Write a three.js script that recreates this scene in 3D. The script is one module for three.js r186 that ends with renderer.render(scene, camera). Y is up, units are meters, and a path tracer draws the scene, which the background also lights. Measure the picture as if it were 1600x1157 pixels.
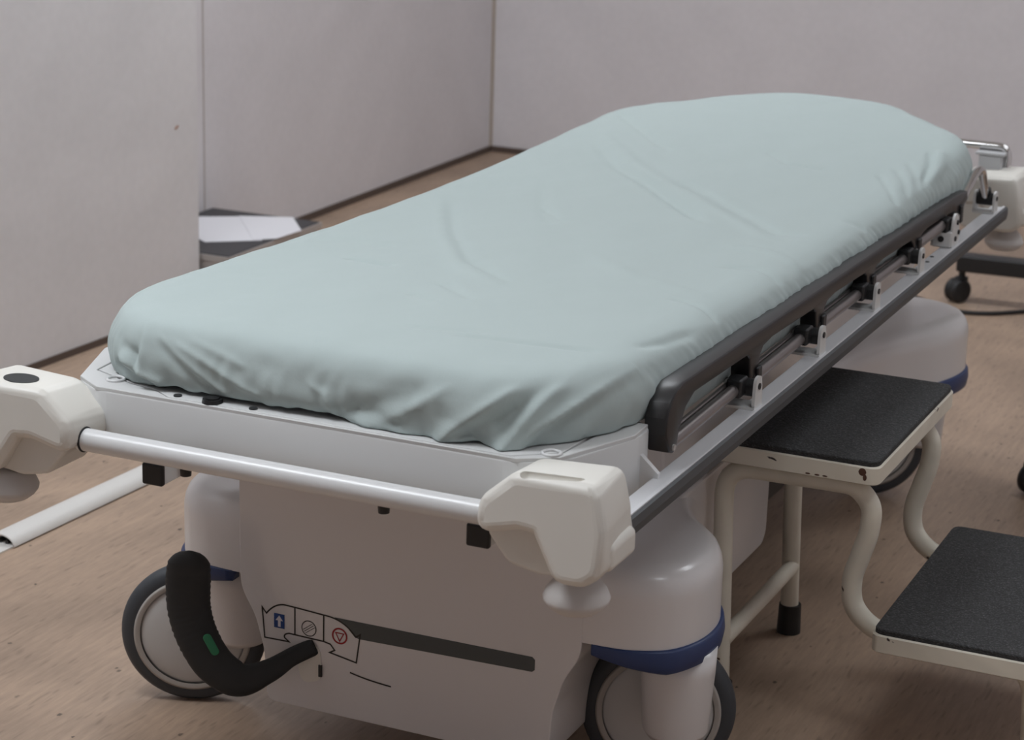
import * as THREE from 'three';
import { RoundedBoxGeometry } from 'three/addons/geometries/RoundedBoxGeometry.js';
import { mergeGeometries, toCreasedNormals, mergeVertices } from 'three/addons/utils/BufferGeometryUtils.js';
import { RectAreaLightUniformsLib } from 'three/addons/lights/RectAreaLightUniformsLib.js';
import { Brush, Evaluator, SUBTRACTION } from 'three-bvh-csg';
import { createNoise3D } from 'simplex-noise';

// ---------------------------------------------------------------- camera, lights, exposure
const scene = new THREE.Scene();
scene.background = new THREE.Color(0x0b0b0c);
const BED = 0.57;                       // height of the foot tube above the floor
const camera = new THREE.PerspectiveCamera(2 * Math.atan(578.5 / 3483.3) * 180 / Math.PI, 1600 / 1157, 0.1, 40);
camera.position.set(1.3104, 0.9026 + BED, 2.2313);
camera.up.set(-0.136, 0.962, -0.236);
camera.lookAt(1.3104 - 0.39434, 0.9026 + BED - 0.27128, 2.2313 - 0.87806);
camera.setViewOffset(1600, 1157, 0, 45, 1600, 1157);
camera.focus = 3.05;
camera.userData.fStop = 8;

const renderer = new THREE.WebGLRenderer();
renderer.toneMapping = THREE.LinearToneMapping;
renderer.toneMappingExposure = 1.0;
renderer.shadowMap.enabled = true;
RectAreaLightUniformsLib.init();
const LAMP_COLOR = new THREE.Color().setRGB(0.94, 0.99, 1.04);
const LAMPS = [                          // x, z, intensity of the ceiling panels
  [-0.95, 0.35, 11.5], [1.35, 0.1, 4], [-0.95, -2.6, 9], [1.35, -2.6, 5],
];
const CEIL = 2.7;

// ---------------------------------------------------------------- helpers
const V = (x, y, z) => new THREE.Vector3(x, y, z);
const lin = (r, g, b) => new THREE.Color().setRGB(r, g, b);
const used = {};
function numbered(n) { const k = used[n] = (used[n] ?? -1) + 1; return k ? `${n}_${String(k).padStart(3, '0')}` : n; }
function mesh(name, geo, mat, parent) {
  const m = new THREE.Mesh(geo, mat); m.name = name; m.castShadow = m.receiveShadow = true;
  (parent || scene).add(m); return m;
}
function group(name, parent) { const g = new THREE.Group(); g.name = name; (parent || scene).add(g); return g; }
function thing(name, label, category, pos = [0, 0, 0], turn = 0, grp) {
  const g = group(numbered(name)); g.position.set(...pos); g.rotation.y = turn;
  g.userData = { label, category }; if (grp) g.userData.group = grp; return g;
}
function tag(o, label, category, grp) { o.name = numbered(o.name); o.userData = { label, category }; if (grp) o.userData.group = grp; return o; }
function struct(name, geo, mat, label, category) { const m = mesh(name, geo, mat); m.userData = { kind: 'structure', label, category }; return m; }
const box = (x0, x1, y0, y1, z0, z1, r = 0) => {
  const w = x1 - x0, h = y1 - y0, d = z1 - z0;
  const g = r ? new RoundedBoxGeometry(w, h, d, 3, Math.min(r, w / 2.01, h / 2.01, d / 2.01)) : new THREE.BoxGeometry(w, h, d);
  return g.translate((x0 + x1) / 2, (y0 + y1) / 2, (z0 + z1) / 2);
};
const strip = (gs) => mergeGeometries(gs.map((g) => { g = g.index ? g.toNonIndexed() : g; for (const k of Object.keys(g.attributes)) if (!['position', 'normal', 'uv'].includes(k)) g.deleteAttribute(k); return g; }));
const up = (g) => g.translate(0, BED, 0);
function rod(a, b, r, seg = 16, r2 = r) {
  const A = V(...a), B = V(...b), d = B.clone().sub(A);
  const g = new THREE.CylinderGeometry(r2, r, d.length(), seg);
  g.applyQuaternion(new THREE.Quaternion().setFromUnitVectors(V(0, 1, 0), d.normalize()));
  return g.translate((A.x + B.x) / 2, (A.y + B.y) / 2, (A.z + B.z) / 2);
}
function bentTube(pts, r, n = 60, seg = 14, fillet = 0.03) {   // straight runs with rounded bends
  const path = new THREE.CurvePath(); let prev = V(...pts[0]);
  for (let i = 1; i < pts.length - 1; i++) {
    const p = V(...pts[i]), a = V(...pts[i - 1]).sub(p), b = V(...pts[i + 1]).sub(p);
    const f = Math.min(fillet, a.length() * 0.48, b.length() * 0.48);
    const s = p.clone().addScaledVector(a.normalize(), f), e = p.clone().addScaledVector(b.normalize(), f);
    if (prev.distanceTo(s) > 1e-5) path.add(new THREE.LineCurve3(prev, s));
    path.add(new THREE.QuadraticBezierCurve3(s, p, e)); prev = e;
  }
  path.add(new THREE.LineCurve3(prev, V(...pts[pts.length - 1])));
  return new THREE.TubeGeometry(path, n, r, seg, false);
}
const smoothTube = (pts, r, n = 60, seg = 14) => new THREE.TubeGeometry(new THREE.CatmullRomCurve3(pts.map((p) => V(...p))), n, r, seg, false);
// closed plan curve helpers: arrays of [x, z]
function roundPoly(pts, r, seg = 8) {
  const out = [];
  pts.forEach((p, i) => {
    const a = pts[(i + pts.length - 1) % pts.length], b = pts[(i + 1) % pts.length], rr = p[2] ?? r;
    const da = Math.hypot(a[0] - p[0], a[1] - p[1]), db = Math.hypot(b[0] - p[0], b[1] - p[1]);
    const f = Math.min(rr, da * 0.49, db * 0.49);
    const s = [p[0] + (a[0] - p[0]) / da * f, p[1] + (a[1] - p[1]) / da * f], e = [p[0] + (b[0] - p[0]) / db * f, p[1] + (b[1] - p[1]) / db * f];
    for (let k = 0; k <= seg; k++) { const t = k / seg, u = 1 - t; out.push([u * u * s[0] + 2 * u * t * p[0] + t * t * e[0], u * u * s[1] + 2 * u * t * p[1] + t * t * e[1]]); }
  });
  return out;
}
function resample(pts, n) {
  const L = [0]; const m = pts.length;
  for (let i = 0; i < m; i++) { const a = pts[i], b = pts[(i + 1) % m]; L.push(L[i] + Math.hypot(b[0] - a[0], b[1] - a[1])); }
  const out = []; let j = 0;
  for (let i = 0; i < n; i++) { const s = L[m] * i / n; while (L[j + 1] < s) j++; const t = (s - L[j]) / (L[j + 1] - L[j] || 1), a = pts[j % m], b = pts[(j + 1) % m]; out.push([a[0] + (b[0] - a[0]) * t, a[1] + (b[1] - a[1]) * t]); }
  return out;
}
function outward(pts) {    // unit normals of a closed curve, pointing out
  const n = pts.length; let area = 0;
  for (let i = 0; i < n; i++) { const a = pts[i], b = pts[(i + 1) % n]; area += a[0] * b[1] - b[0] * a[1]; }
  const s = area > 0 ? 1 : -1;
  return pts.map((p, i) => { const a = pts[(i + n - 1) % n], b = pts[(i + 1) % n], l = Math.hypot(b[0] - a[0], b[1] - a[1]) || 1; return [s * (b[1] - a[1]) / l, -s * (b[0] - a[0]) / l]; });
}
function loft(outline, rings, top = true, bottom = true) {   // rings: [outset, y] from bottom to top
  const n = outline.length, N = outward(outline), pos = [], idx = [];
  for (const [o, y] of rings) outline.forEach((p, i) => pos.push(p[0] + N[i][0] * o, y, p[1] + N[i][1] * o));
  let area = 0; outline.forEach((p, i) => { const b = outline[(i + 1) % n]; area += p[0] * b[1] - b[0] * p[1]; });
  const flip = area > 0;
  for (let r = 0; r < rings.length - 1; r++) for (let i = 0; i < n; i++) {
    const a = r * n + i, b = r * n + (i + 1) % n, c = a + n, d = b + n;
    flip ? idx.push(a, c, b, b, c, d) : idx.push(a, b, c, b, d, c);
  }
  const cap = (r, upward) => {
    const base = r * n, tri = THREE.ShapeUtils.triangulateShape(outline.map((p, i) => new THREE.Vector2(pos[3 * (base + i)], pos[3 * (base + i) + 2])), []);
    for (const [a, b, c] of tri) { const A = base + a, B = base + b, C = base + c; const cr = (pos[3 * B] - pos[3 * A]) * (pos[3 * C + 2] - pos[3 * A + 2]) - (pos[3 * C] - pos[3 * A]) * (pos[3 * B + 2] - pos[3 * A + 2]); (cr < 0) === upward ? idx.push(A, B, C) : idx.push(A, C, B); }
  };
  if (top) cap(rings.length - 1, true); if (bottom) cap(0, false);
  const g = new THREE.BufferGeometry(); g.setAttribute('position', new THREE.Float32BufferAttribute(pos, 3)); g.setIndex(idx);
  const c = toCreasedNormals(g, 0.6);
  const uv = new Float32Array(c.attributes.position.count * 2); for (let i = 0; i < uv.length / 2; i++) { uv[2 * i] = c.attributes.position.getX(i); uv[2 * i + 1] = c.attributes.position.getZ(i); }
  c.setAttribute('uv', new THREE.BufferAttribute(uv, 2)); return c;
}
function prismXY(pts, z0, z1, bevel = 0, seg = 4, curve = 10) {   // closed [x, y] outline pulled along z
  const s = new THREE.Shape(pts.map((p) => new THREE.Vector2(...p)));
  return new THREE.ExtrudeGeometry(s, { depth: z1 - z0 - 2 * bevel, bevelEnabled: bevel > 0, bevelSize: bevel, bevelThickness: bevel, bevelOffset: -bevel, bevelSegments: seg, curveSegments: curve }).translate(0, 0, z0 + bevel);
}
// outline given as [z, y], pulled along x
const prismZY = (pts, x0, x1, bevel = 0, seg = 3) => prismXY(pts.map(([z, y]) => [-z, y]), x0, x1, bevel, seg).applyMatrix4(new THREE.Matrix4().set(0, 0, 1, 0, 0, 1, 0, 0, -1, 0, 0, 0, 0, 0, 0, 1));
const mirrorX = (g) => { g = g.clone().scale(-1, 1, 1); if (!g.index) { for (const k of Object.keys(g.attributes)) { const a = g.attributes[k], s = a.itemSize; for (let i = 0; i < a.count; i += 3) for (let c = 0; c < s; c++) { const t = a.array[(i + 1) * s + c]; a.array[(i + 1) * s + c] = a.array[(i + 2) * s + c]; a.array[(i + 2) * s + c] = t; } } } else { const x = g.index.array; for (let i = 0; i < x.length; i += 3) { const t = x[i + 1]; x[i + 1] = x[i + 2]; x[i + 2] = t; } } return g; };
function rng(seed) { let a = seed; return () => { a = (a + 0x6d2b79f5) | 0; let t = Math.imul(a ^ (a >>> 15), 1 | a); t = (t + Math.imul(t ^ (t >>> 7), 61 | t)) ^ t; return ((t ^ (t >>> 14)) >>> 0) / 4294967296; }; }
const noise = createNoise3D(rng(7));

// ---------------------------------------------------------------- textures
function dataTex(w, h, fn, srgb = true) {     // fn(u, v, x, y) -> [r, g, b] 0..1
  const d = new Uint8Array(w * h * 4);
  for (let y = 0; y < h; y++) for (let x = 0; x < w; x++) { const c = fn(x / w, y / h, x, y), i = 4 * (y * w + x); for (let k = 0; k < 3; k++) d[i + k] = Math.max(0, Math.min(255, c[k] * 255)); d[i + 3] = 255; }
  const t = new THREE.DataTexture(d, w, h); t.wrapS = t.wrapT = THREE.RepeatWrapping; t.magFilter = THREE.LinearFilter; t.minFilter = THREE.LinearMipmapLinearFilter; t.generateMipmaps = true;
  if (srgb) t.colorSpace = THREE.SRGBColorSpace; t.needsUpdate = true; return t;
}
// noise that wraps in u and v
const wrapN = (u, v, fu, fv, s) => { const a = u * 2 * Math.PI, b = v * 2 * Math.PI; return noise(Math.cos(a) * fu + s + Math.cos(b) * fv * 0.71, Math.sin(a) * fu + Math.sin(b) * fv * 0.63, Math.cos(b) * fv + Math.sin(b) * fv * 0.9 + s * 3.1); };
const rf = rng(31), specks = [];
for (let i = 0; i < 150; i++) specks.push([rf(), rf(), 0.0006 + rf() * 0.0012, 0.2 + rf() * 0.5]);
const floorMap = dataTex(1024, 1024, (u, v) => {           // 1 tile = 2 m x 2 m; streaks run along v (the bed's length)
  const streak = noise(u * 130, v * 9, 1) * 0.5 + noise(u * 300, v * 22, 5) * 0.5, patch = wrapN(u, v, 1.1, 1.1, 2), fine = noise(u * 420, v * 60, 9);
  let k = 1 + streak * 0.06 + patch * 0.06 + fine * 0.025;
  const dash = noise(u * 170, v * 26, 14); if (dash > 0.62) k -= (dash - 0.62) * 0.4;
  let c = [0.662 * k, 0.568 * k, 0.490 * k];
  for (const [su, sv, r, a] of specks) { const d = (u - su) ** 2 + ((v - sv) * 0.7) ** 2; if (d < r * r) { c = c.map((q) => q * (1 - a)); break; } }
  return c;
});
const rubberMap = dataTex(512, 512, (u, v, x, y) => { const n = noise(u * 170, v * 170, 3), m = noise(u * 90, v * 90, 8); let k = 0.185 + 0.035 * m + 0.03 * n + (n > 0.4 ? (n - 0.4) * 0.38 : 0); return [k, k, k * 1.01]; });
const rubberBump = dataTex(512, 512, (u, v) => { const n = 0.5 + 0.35 * noise(u * 170, v * 170, 3) + 0.15 * noise(u * 70, v * 70, 6); return [n, n, n]; }, false);
const clothBump = dataTex(512, 512, (u, v, x, y) => { const n = 0.5 + 0.22 * noise(u * 40, v * 40, 2) + 0.12 * noise(u * 110, v * 90, 4) + 0.12 * ((x % 3) - 1) * ((y % 3) - 1); return [n, n, n]; }, false);
const plasterMap = (r, g, b) => dataTex(512, 512, (u, v) => { const k = 1 + 0.014 * wrapN(u, v, 1.2, 1.2, 4) + 0.008 * noise(u * 60, v * 60, 2); return [r * k, g * k, b * k]; });
const paintMap = (() => { const r = rng(5), chips = []; for (let i = 0; i < 70; i++) chips.push([r(), r(), 0.002 + r() * 0.006, r()]); return dataTex(512, 512, (u, v) => { let k = 1 + 0.03 * wrapN(u, v, 1.5, 1.5, 9), c = [0.875 * k, 0.85 * k, 0.79 * k]; for (const [a, b, s, q] of chips) { const d = Math.hypot((u - a) * 0.5, v - b) + 0.0035 * noise(u * 90, v * 90, 1); if (d < s * 0.6) return q < 0.6 ? [0.27, 0.2, 0.16] : [0.18, 0.15, 0.14]; } return c; }); })();
for (const [t, r] of [[floorMap, 0.5], [rubberMap, 1.6], [rubberBump, 1.6], [clothBump, 6]]) t.repeat.set(r, r);

// ---------------------------------------------------------------- materials
const std = (c, roughness, extra = {}) => new THREE.MeshStandardMaterial({ color: c, roughness, ...extra });
const M = {
  floor: std(0xffffff, 0.5, { map: floorMap }),
  wall: std(0xffffff, 0.62, { map: plasterMap(0.865, 0.85, 0.86) }),
  pillar: std(0xffffff, 0.6, { map: plasterMap(0.87, 0.86, 0.865) }),
  ceiling: std(lin(0.8, 0.8, 0.79), 0.9),
  skirting: std(lin(0.10, 0.07, 0.055), 0.7),
  bead: std(lin(0.42, 0.35, 0.28), 0.7),
  sheet: new THREE.MeshPhysicalMaterial({ color: lin(0.430, 0.498, 0.490), roughness: 0.95, sheen: 0.25, sheenRoughness: 0.6, sheenColor: lin(0.8, 0.9, 0.9), bumpMap: clothBump, bumpScale: 0.00015, side: THREE.DoubleSide }),
  mattress: std(lin(0.34, 0.37, 0.38), 0.6),
  enamel: new THREE.MeshPhysicalMaterial({ color: lin(0.70, 0.70, 0.70), roughness: 0.35, clearcoat: 0.3, clearcoatRoughness: 0.2 }),
  plate: std(lin(0.62, 0.62, 0.615), 0.42),
  bumper: new THREE.MeshPhysicalMaterial({ color: lin(0.75, 0.725, 0.67), roughness: 0.42 }),
  roller: std(lin(0.60, 0.575, 0.56), 0.75),
  cover: new THREE.MeshPhysicalMaterial({ color: lin(0.70, 0.675, 0.67), roughness: 0.28, clearcoat: 0.35, clearcoatRoughness: 0.12 }),
  blue: std(lin(0.022, 0.042, 0.13), 0.45),
  black: std(lin(0.012, 0.012, 0.013), 0.45),
  rubber: std(lin(0.02, 0.021, 0.022), 0.65),
  tyre: std(lin(0.045, 0.05, 0.058), 0.55),
  hub: std(lin(0.58, 0.57, 0.56), 0.4),
  rim: std(lin(0.42, 0.39, 0.36), 0.5),
  barTop: std(lin(0.72, 0.72, 0.74), 0.35, { metalness: 0.2 }),
  barGrey: std(lin(0.075, 0.08, 0.085), 0.55),
  railBlack: std(lin(0.017, 0.016, 0.017), 0.36),
  post: std(lin(0.30, 0.27, 0.265), 0.32, { metalness: 0.85 }),
  chrome: std(lin(0.72, 0.71, 0.70), 0.12, { metalness: 1 }),
  whiteMetal: std(lin(0.66, 0.66, 0.65), 0.4),
  mat: std(0xffffff, 0.85, { map: rubberMap, bumpMap: rubberBump, bumpScale: 0.0012 }),
  cream: std(0xffffff, 0.4, { map: paintMap }),
  rust: std(lin(0.09, 0.04, 0.025), 0.9),
  steel: std(lin(0.5, 0.47, 0.45), 0.4, { metalness: 0.35 }),
  darkTop: std(lin(0.05, 0.048, 0.052), 0.6),
  paper: std(lin(0.78, 0.77, 0.80), 0.8),
  trunk: std(lin(0.72, 0.70, 0.67), 0.5),
  cable: std(lin(0.012, 0.011, 0.011), 0.5),
  green: std(lin(0.03, 0.22, 0.11), 0.6),
  greyPost: std(lin(0.5, 0.5, 0.51), 0.45),
};

// ---------------------------------------------------------------- room
const X0 = -1.915, X1 = 2.6, Z0 = -4.72, Z1 = 3.6, T = 0.12;
function planeUV(g, f) { const p = g.attributes.position, uv = new Float32Array(p.count * 2); for (let i = 0; i < p.count; i++) { const [a, b] = f(p.getX(i), p.getY(i), p.getZ(i)); uv[2 * i] = a; uv[2 * i + 1] = b; } g.setAttribute('uv', new THREE.BufferAttribute(uv, 2)); return g; }
struct('floor', planeUV(box(X0 - T, X1 + T, -0.1, 0, Z0 - T, Z1 + T), (x, y, z) => [x, z]), M.floor, 'beige streaked vinyl floor of the room', 'floor');
struct('ceiling', box(X0 - T, X1 + T, CEIL, CEIL + 0.1, Z0 - T, Z1 + T), M.ceiling, 'plain white ceiling above the room', 'ceiling');
struct('wall_left', planeUV(box(X0 - T, X0, 0, CEIL, Z0 - T, Z1 + T), (x, y, z) => [z * 0.5, y * 0.5]), M.wall, 'pale grey wall running beside the bed', 'wall');
struct('wall_back', planeUV(box(X0, X1, 0, CEIL, Z0 - T, Z0), (x, y, z) => [x * 0.5, y * 0.5]), M.wall, 'pale grey wall behind the head of the bed', 'wall');
struct('wall_right', planeUV(box(X1, X1 + T, 0, CEIL, Z0 - T, Z1 + T), (x, y, z) => [z * 0.5, y * 0.5]), M.wall, 'plain pale wall on the stool side', 'wall');
struct('wall_front', planeUV(box(X0, X1, 0, CEIL, Z1, Z1 + T), (x, y, z) => [x * 0.5, y * 0.5]), M.wall, 'plain pale wall facing the foot of the bed', 'wall');
{ // projecting wall panel beside the foot end, set very slightly askew
  const a = [-1.74, Z1], b = [-1.648, -2.42];
  const pts = [[-1.726, -0.9 + 2.2], [-1.726, -0.9], b, [X0, -2.42], [X0, 1.3]];
  const g = loft(pts.map(([x, z]) => [x, z]), [[0, 0], [0, CEIL]]);
  struct('wall_pier', planeUV(g, (x, y, z) => [z * 0.5, y * 0.5 + x * 0.2]), M.pillar, 'projecting pale wall pier nearer the foot of the bed', 'wall');
  const d = V(b[0] - -1.726, 0, -2.42 + 0.9).normalize();
  const s = mesh('baseboard_pier', loft([[-1.726, 1.3], [-1.726, -0.9], b, [b[0], -2.424], [b[0] + 0.005, -2.424], [-1.72, -0.9], [-1.72, 1.3]], [[0, 0], [0, 0.016]]), M.skirting); s.userData = { kind: 'structure', label: 'thin dark brown skirting along the wall pier', category: 'baseboard' };
  const sc = mesh('scuff_mark', new THREE.SphereGeometry(1, 12, 8).scale(0.0006, 0.004, 0.010).rotateX(0.3).translate(-1.652, 0.477, -2.332), std(lin(0.45, 0.28, 0.22), 0.9), scene.getObjectByName('wall_pier'));
}
const bb = (n, g, l) => { const m = mesh(n, g, M.skirting); m.userData = { kind: 'structure', label: l, category: 'baseboard' }; };
bb('baseboard_left', box(X0, X0 + 0.006, 0, 0.02, Z0, -2.42), 'thin dark brown skirting along the far left wall');
bb('baseboard_back', box(X0 + 0.006, X1, 0, 0.02, Z0, Z0 + 0.006), 'thin dark brown skirting along the back wall');
{ const m = mesh('trim_1', box(X0, X0 + 0.007, 0.02, CEIL, Z0, Z0 + 0.007), M.bead); m.userData = { kind: 'structure', label: 'tan sealant bead in the corner of the walls', category: 'trim' }; }
{ const m = mesh('trim_2', box(X0, X0 + 0.002, 0.02, CEIL, -2.872, -2.868), std(lin(0.5, 0.45, 0.42), 0.7)); m.userData = { kind: 'structure', label: 'faint vertical joint strip in the left wall', category: 'trim' }; }

// ceiling panels
LAMPS.forEach(([x, z, k], i) => {
  const t = thing('ceiling_light', 'square-edged white fluorescent ceiling panel', 'ceiling light', [x, CEIL, z], 0, 'ceiling panels above the bed');
  mesh('frame', strip([box(-0.65, 0.65, -0.05, 0, -0.33, -0.3), box(-0.65, 0.65, -0.05, 0, 0.3, 0.33), box(-0.65, -0.6, -0.05, 0, -0.3, 0.3), box(0.6, 0.65, -0.05, 0, -0.3, 0.3)]), M.whiteMetal, t);
  mesh('diffuser', box(-0.6, 0.6, -0.035, -0.02, -0.3, 0.3), std(lin(0.8, 0.8, 0.8), 0.6, { emissive: LAMP_COLOR, emissiveIntensity: k * 0.35 }), t);
  const l = new THREE.RectAreaLight(LAMP_COLOR, k, 1.2, 0.6); l.name = 'panel_light'; l.position.set(0, -0.045, 0); l.lookAt(0, -5, 0); l.rotation.set(-Math.PI / 2, 0, 0); l.castShadow = true; t.add(l);
});

// ---------------------------------------------------------------- stretcher
const bed = thing('stretcher', 'white hospital stretcher on four casters under the green mattress sheet', 'stretcher');
const part = (name, geo, mat, parent = bed) => mesh(name, up(geo), mat, parent);

{ // deck plate with folded front
  const half = [[0, -0.045], [0.30, -0.045, 0.02], [0.345, -0.075, 0.03], [0.392, -0.2, 0.03], [0.390, -0.25, 0.02], [0.335, -0.29, 0.03], [0.335, -1.95, 0.08], [0.12, -2.23, 0.06], [0, -2.23]];
  const out = [...half.slice(0, -1), ...half.slice(1).reverse().map(([x, z, r]) => [-x, z, r])];
  const line = roundPoly(out.map((p, i) => (i === 0 ? [0, -0.0450, 0.001] : p)), 0.03, 6);
  const deck = part('deck', loft(line, [[-0.004, -0.03], [0, -0.026], [0, 0.0500], [-0.0010, 0.0515]]), M.plate);
  const sheetMetal = (name, pts) => mesh(name, up(loft(pts, [[0, 0.0515], [0, 0.0557], [-0.0008, 0.0565]])), M.plate, deck);   // two plates with an open joint between them
  sheetMetal('rim_plate', [[-0.296, -0.0464], [0.296, -0.0464], [0.341, -0.0755], [0.388, -0.198], [0.386, -0.246], [0.354, -0.246], [0.338, -0.092], [0.288, -0.0508], [-0.19, -0.0508], [-0.222, -0.0690], [-0.262, -0.0771], [-0.338, -0.108], [-0.352, -0.246], [-0.386, -0.246], [-0.388, -0.198], [-0.341, -0.0755]]);
  sheetMetal('cover_plate', [[-0.19, -0.0530], [0.286, -0.0530], [0.336, -0.0935], [0.345, -0.25], [-0.345, -0.25], [-0.336, -0.1105], [-0.262, -0.0797], [-0.222, -0.0716]]);
  mesh('rubber_plug', up(strip([new THREE.CylinderGeometry(0.0125, 0.0135, 0.005, 24).translate(-0.13, 0.059, -0.060), new THREE.CylinderGeometry(0.009, 0.009, 0.002, 24).translate(-0.13, 0.0622, -0.060)])), M.black, deck);
  for (const x of [-0.182, -0.071]) mesh('screw', up(new THREE.CylinderGeometry(0.0055, 0.0055, 0.002, 16).translate(x, 0.0572, -0.061)), M.rubber, deck);
  for (const [x, z] of [[-0.290, -0.082], [0.327, -0.082]]) mesh('washer', up(new THREE.TorusGeometry(0.011, 0.0022, 10, 28).rotateX(Math.PI / 2).translate(x, 0.0575, z)), M.enamel, deck);
  // gussets between the deck and the side bars
  for (const s of [-1, 1]) for (const z of [-0.215]) {
    const g = prismXY([[0.375, 0.042], [0.415, 0.006], [0.415, -0.006], [0.375, -0.026]].map(([x, y]) => [x * s, y]), z - 0.004, z + 0.004);
    part('gusset', g, M.enamel);
  }
}
part('foot_tube', bentTube([[-0.288, 0, 0], [0, 0, 0], [0.30, 0, 0]], 0.0149, 8, 32, 0.001), M.enamel);
part('head_tube', rod([-0.29, 0, -2.22], [0.29, 0, -2.22], 0.0149, 24), M.enamel);
for (const x of [-0.189, 0.266]) {
  const t = part('frame_tube', box(x - 0.0145, x + 0.0145, -0.0485, -0.0215, -2.2, -0.016, 0.002), M.enamel);
  mesh('end_cap', up(box(x - 0.0152, x + 0.0152, -0.0492, -0.0208, -0.018, -0.009, 0.003)), M.black, t);
}
for (const [x, z] of [[-0.14, -0.012], [0.14, -0.012]]) part('rubber_stop', new THREE.CylinderGeometry(0.008, 0.007, 0.014, 16).translate(x, -0.021, z), M.black);

// corner bumpers
const bumperMain = (() => {
  const outer = [[0.281, -0.008], [0.283, 0.028], [0.327, 0.067], [0.438, 0.073], [0.452, 0.02], [0.450, -0.032], [0.428, -0.049], [0.390, -0.051], [0.358, 0.000], [0.340, 0.001], [0.300, -0.010]], b = 0.013;
  let area = 0; outer.forEach((p, i) => { const q = outer[(i + 1) % outer.length]; area += p[0] * q[1] - q[0] * p[1]; });
  const sg = area > 0 ? 1 : -1;
  const inset = outer.map((p, i) => { // meeting point of the two neighbouring sides, both moved inward by b
    const o = outer[(i + outer.length - 1) % outer.length], q = outer[(i + 1) % outer.length];
    const l1 = Math.hypot(p[0] - o[0], p[1] - o[1]), l2 = Math.hypot(q[0] - p[0], q[1] - p[1]);
    const n1 = [-sg * (p[1] - o[1]) / l1, sg * (p[0] - o[0]) / l1], n2 = [-sg * (q[1] - p[1]) / l2, sg * (q[0] - p[0]) / l2], k = b / (1 + n1[0] * n2[0] + n1[1] * n2[1]);
    return [p[0] + (n1[0] + n2[0]) * k, p[1] + (n1[1] + n2[1]) * k];
  });
  const sh = new THREE.Shape(roundPoly(inset, 0.006, 4).map((p) => new THREE.Vector2(...p)));
  const g = new THREE.ExtrudeGeometry(sh, { depth: 0.116 - 2 * b, bevelEnabled: true, bevelSize: b, bevelThickness: b, bevelSegments: 5, curveSegments: 8 }).translate(0, 0, -0.062 + b);
  // top slopes back and narrows toward the rear
  const p = g.attributes.position;
  for (let i = 0; i < p.count; i++) { let x = p.getX(i), y = p.getY(i), z = p.getZ(i); const k = (0.05 - z) / 0.11; if (y > 0) y *= 1 - 0.10 * k; x = x - Math.max(0, x - 0.40) * 0.20 * k * (y > -0.0 ? 1 : 0.3); if (z > 0) z -= (0.45 - x) * 0.11 + y * 0.13; p.setXYZ(i, x, y, z); }
  const c = toCreasedNormals(g, 0.7), q = c.attributes.position, nn = c.attributes.normal, A = V(), B = V(), C = V();
  for (let i = 0; i < q.count; i += 3) { // keep the broad end faces flat
    A.fromBufferAttribute(q, i); B.fromBufferAttribute(q, i + 1).sub(A); C.fromBufferAttribute(q, i + 2).sub(A); B.cross(C).normalize();
    if (Math.abs(B.z) > 0.965) for (let k = 0; k < 3; k++) nn.setXYZ(i + k, B.x, B.y, B.z);
  }
  return c;
})();
const bumperLow = prismXY(roundPoly([[0.296, 0.018], [0.294, -0.012], [0.322, -0.046], [0.362, -0.054], [0.425, -0.045], [0.425, 0.05], [0.33, 0.05]], 0.008, 4), -0.055, 0.026, 0.005, 3);
const bumperLip = (() => { const g = new RoundedBoxGeometry(0.024, 0.036, 0.080, 4, 0.010).translate(0.440, -0.018, -0.012); return g; })();
const slotCut = (() => { // slot in the top of the bumper beside the tube
  const ev = new Evaluator(); ev.attributes = ['position', 'normal', 'uv'];
  const a = new Brush(bumperMain); a.updateMatrixWorld();
  const c = strip([rod([0.338, 0.083, 0.026], [0.402, 0.085, 0.026], 0.0068, 20), new THREE.SphereGeometry(0.0068, 18, 12).translate(0.338, 0.083, 0.026), new THREE.SphereGeometry(0.0068, 18, 12).translate(0.402, 0.085, 0.026)]);
  let g = a; // subtract the three pieces one after another so that each stays a closed solid
  for (const piece of [new THREE.CapsuleGeometry(0.0078, 0.064, 8, 20).rotateZ(Math.PI / 2 + 0.055).translate(0.374, 0.0665, 0.024)]) { const b = new Brush(piece); b.updateMatrixWorld(); g = ev.evaluate(g, b, SUBTRACTION); g.updateMatrixWorld(); }
  return g.geometry;
})();
const rollerGeo = new THREE.LatheGeometry([[0, 0.012], [0.018, 0.012], [0.026, 0.008], [0.036, -0.004], [0.0395, -0.013], [0.0385, -0.018], [0.034, -0.024], [0.026, -0.03], [0, -0.033]].map(([a, b]) => new THREE.Vector2(a, b)).reverse(), 40);
function bumper(sx, sz, slot) {
  let g = strip([(slot ? slotCut : bumperMain).clone(), bumperLow.clone(), bumperLip.clone()]);
  if (sx < 0) g = mirrorX(g);
  if (sz < 0) { g = mirrorX(g); g.rotateY(Math.PI); g.translate(0, -0.028, -2.225); }
  const b = part('corner_bumper', g, M.bumper);
  const cz = sz > 0 ? 0.004 : -2.229, dy = sz > 0 ? 0 : -0.028;
  mesh('roller', up(rollerGeo.clone().translate(sx * 0.401, -0.066 + dy, cz)), M.roller, b);
  mesh('roller_stem', up(rod([sx * 0.401, -0.06 + dy, cz], [sx * 0.401, -0.03 + dy, cz], 0.014)), M.steel, b);
  if (!slot && sz > 0) mesh('cap_disc', up(new THREE.CylinderGeometry(0.0225, 0.0225, 0.006, 36).rotateX(-0.064).rotateZ(0.055 * sx).translate(sx * 0.376, 0.0655, cz - 0.001)), M.rubber, b);
  return b;
}
bumper(1, 1, true); bumper(-1, 1, false); bumper(1, -1, false); bumper(-1, -1, false);
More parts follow.
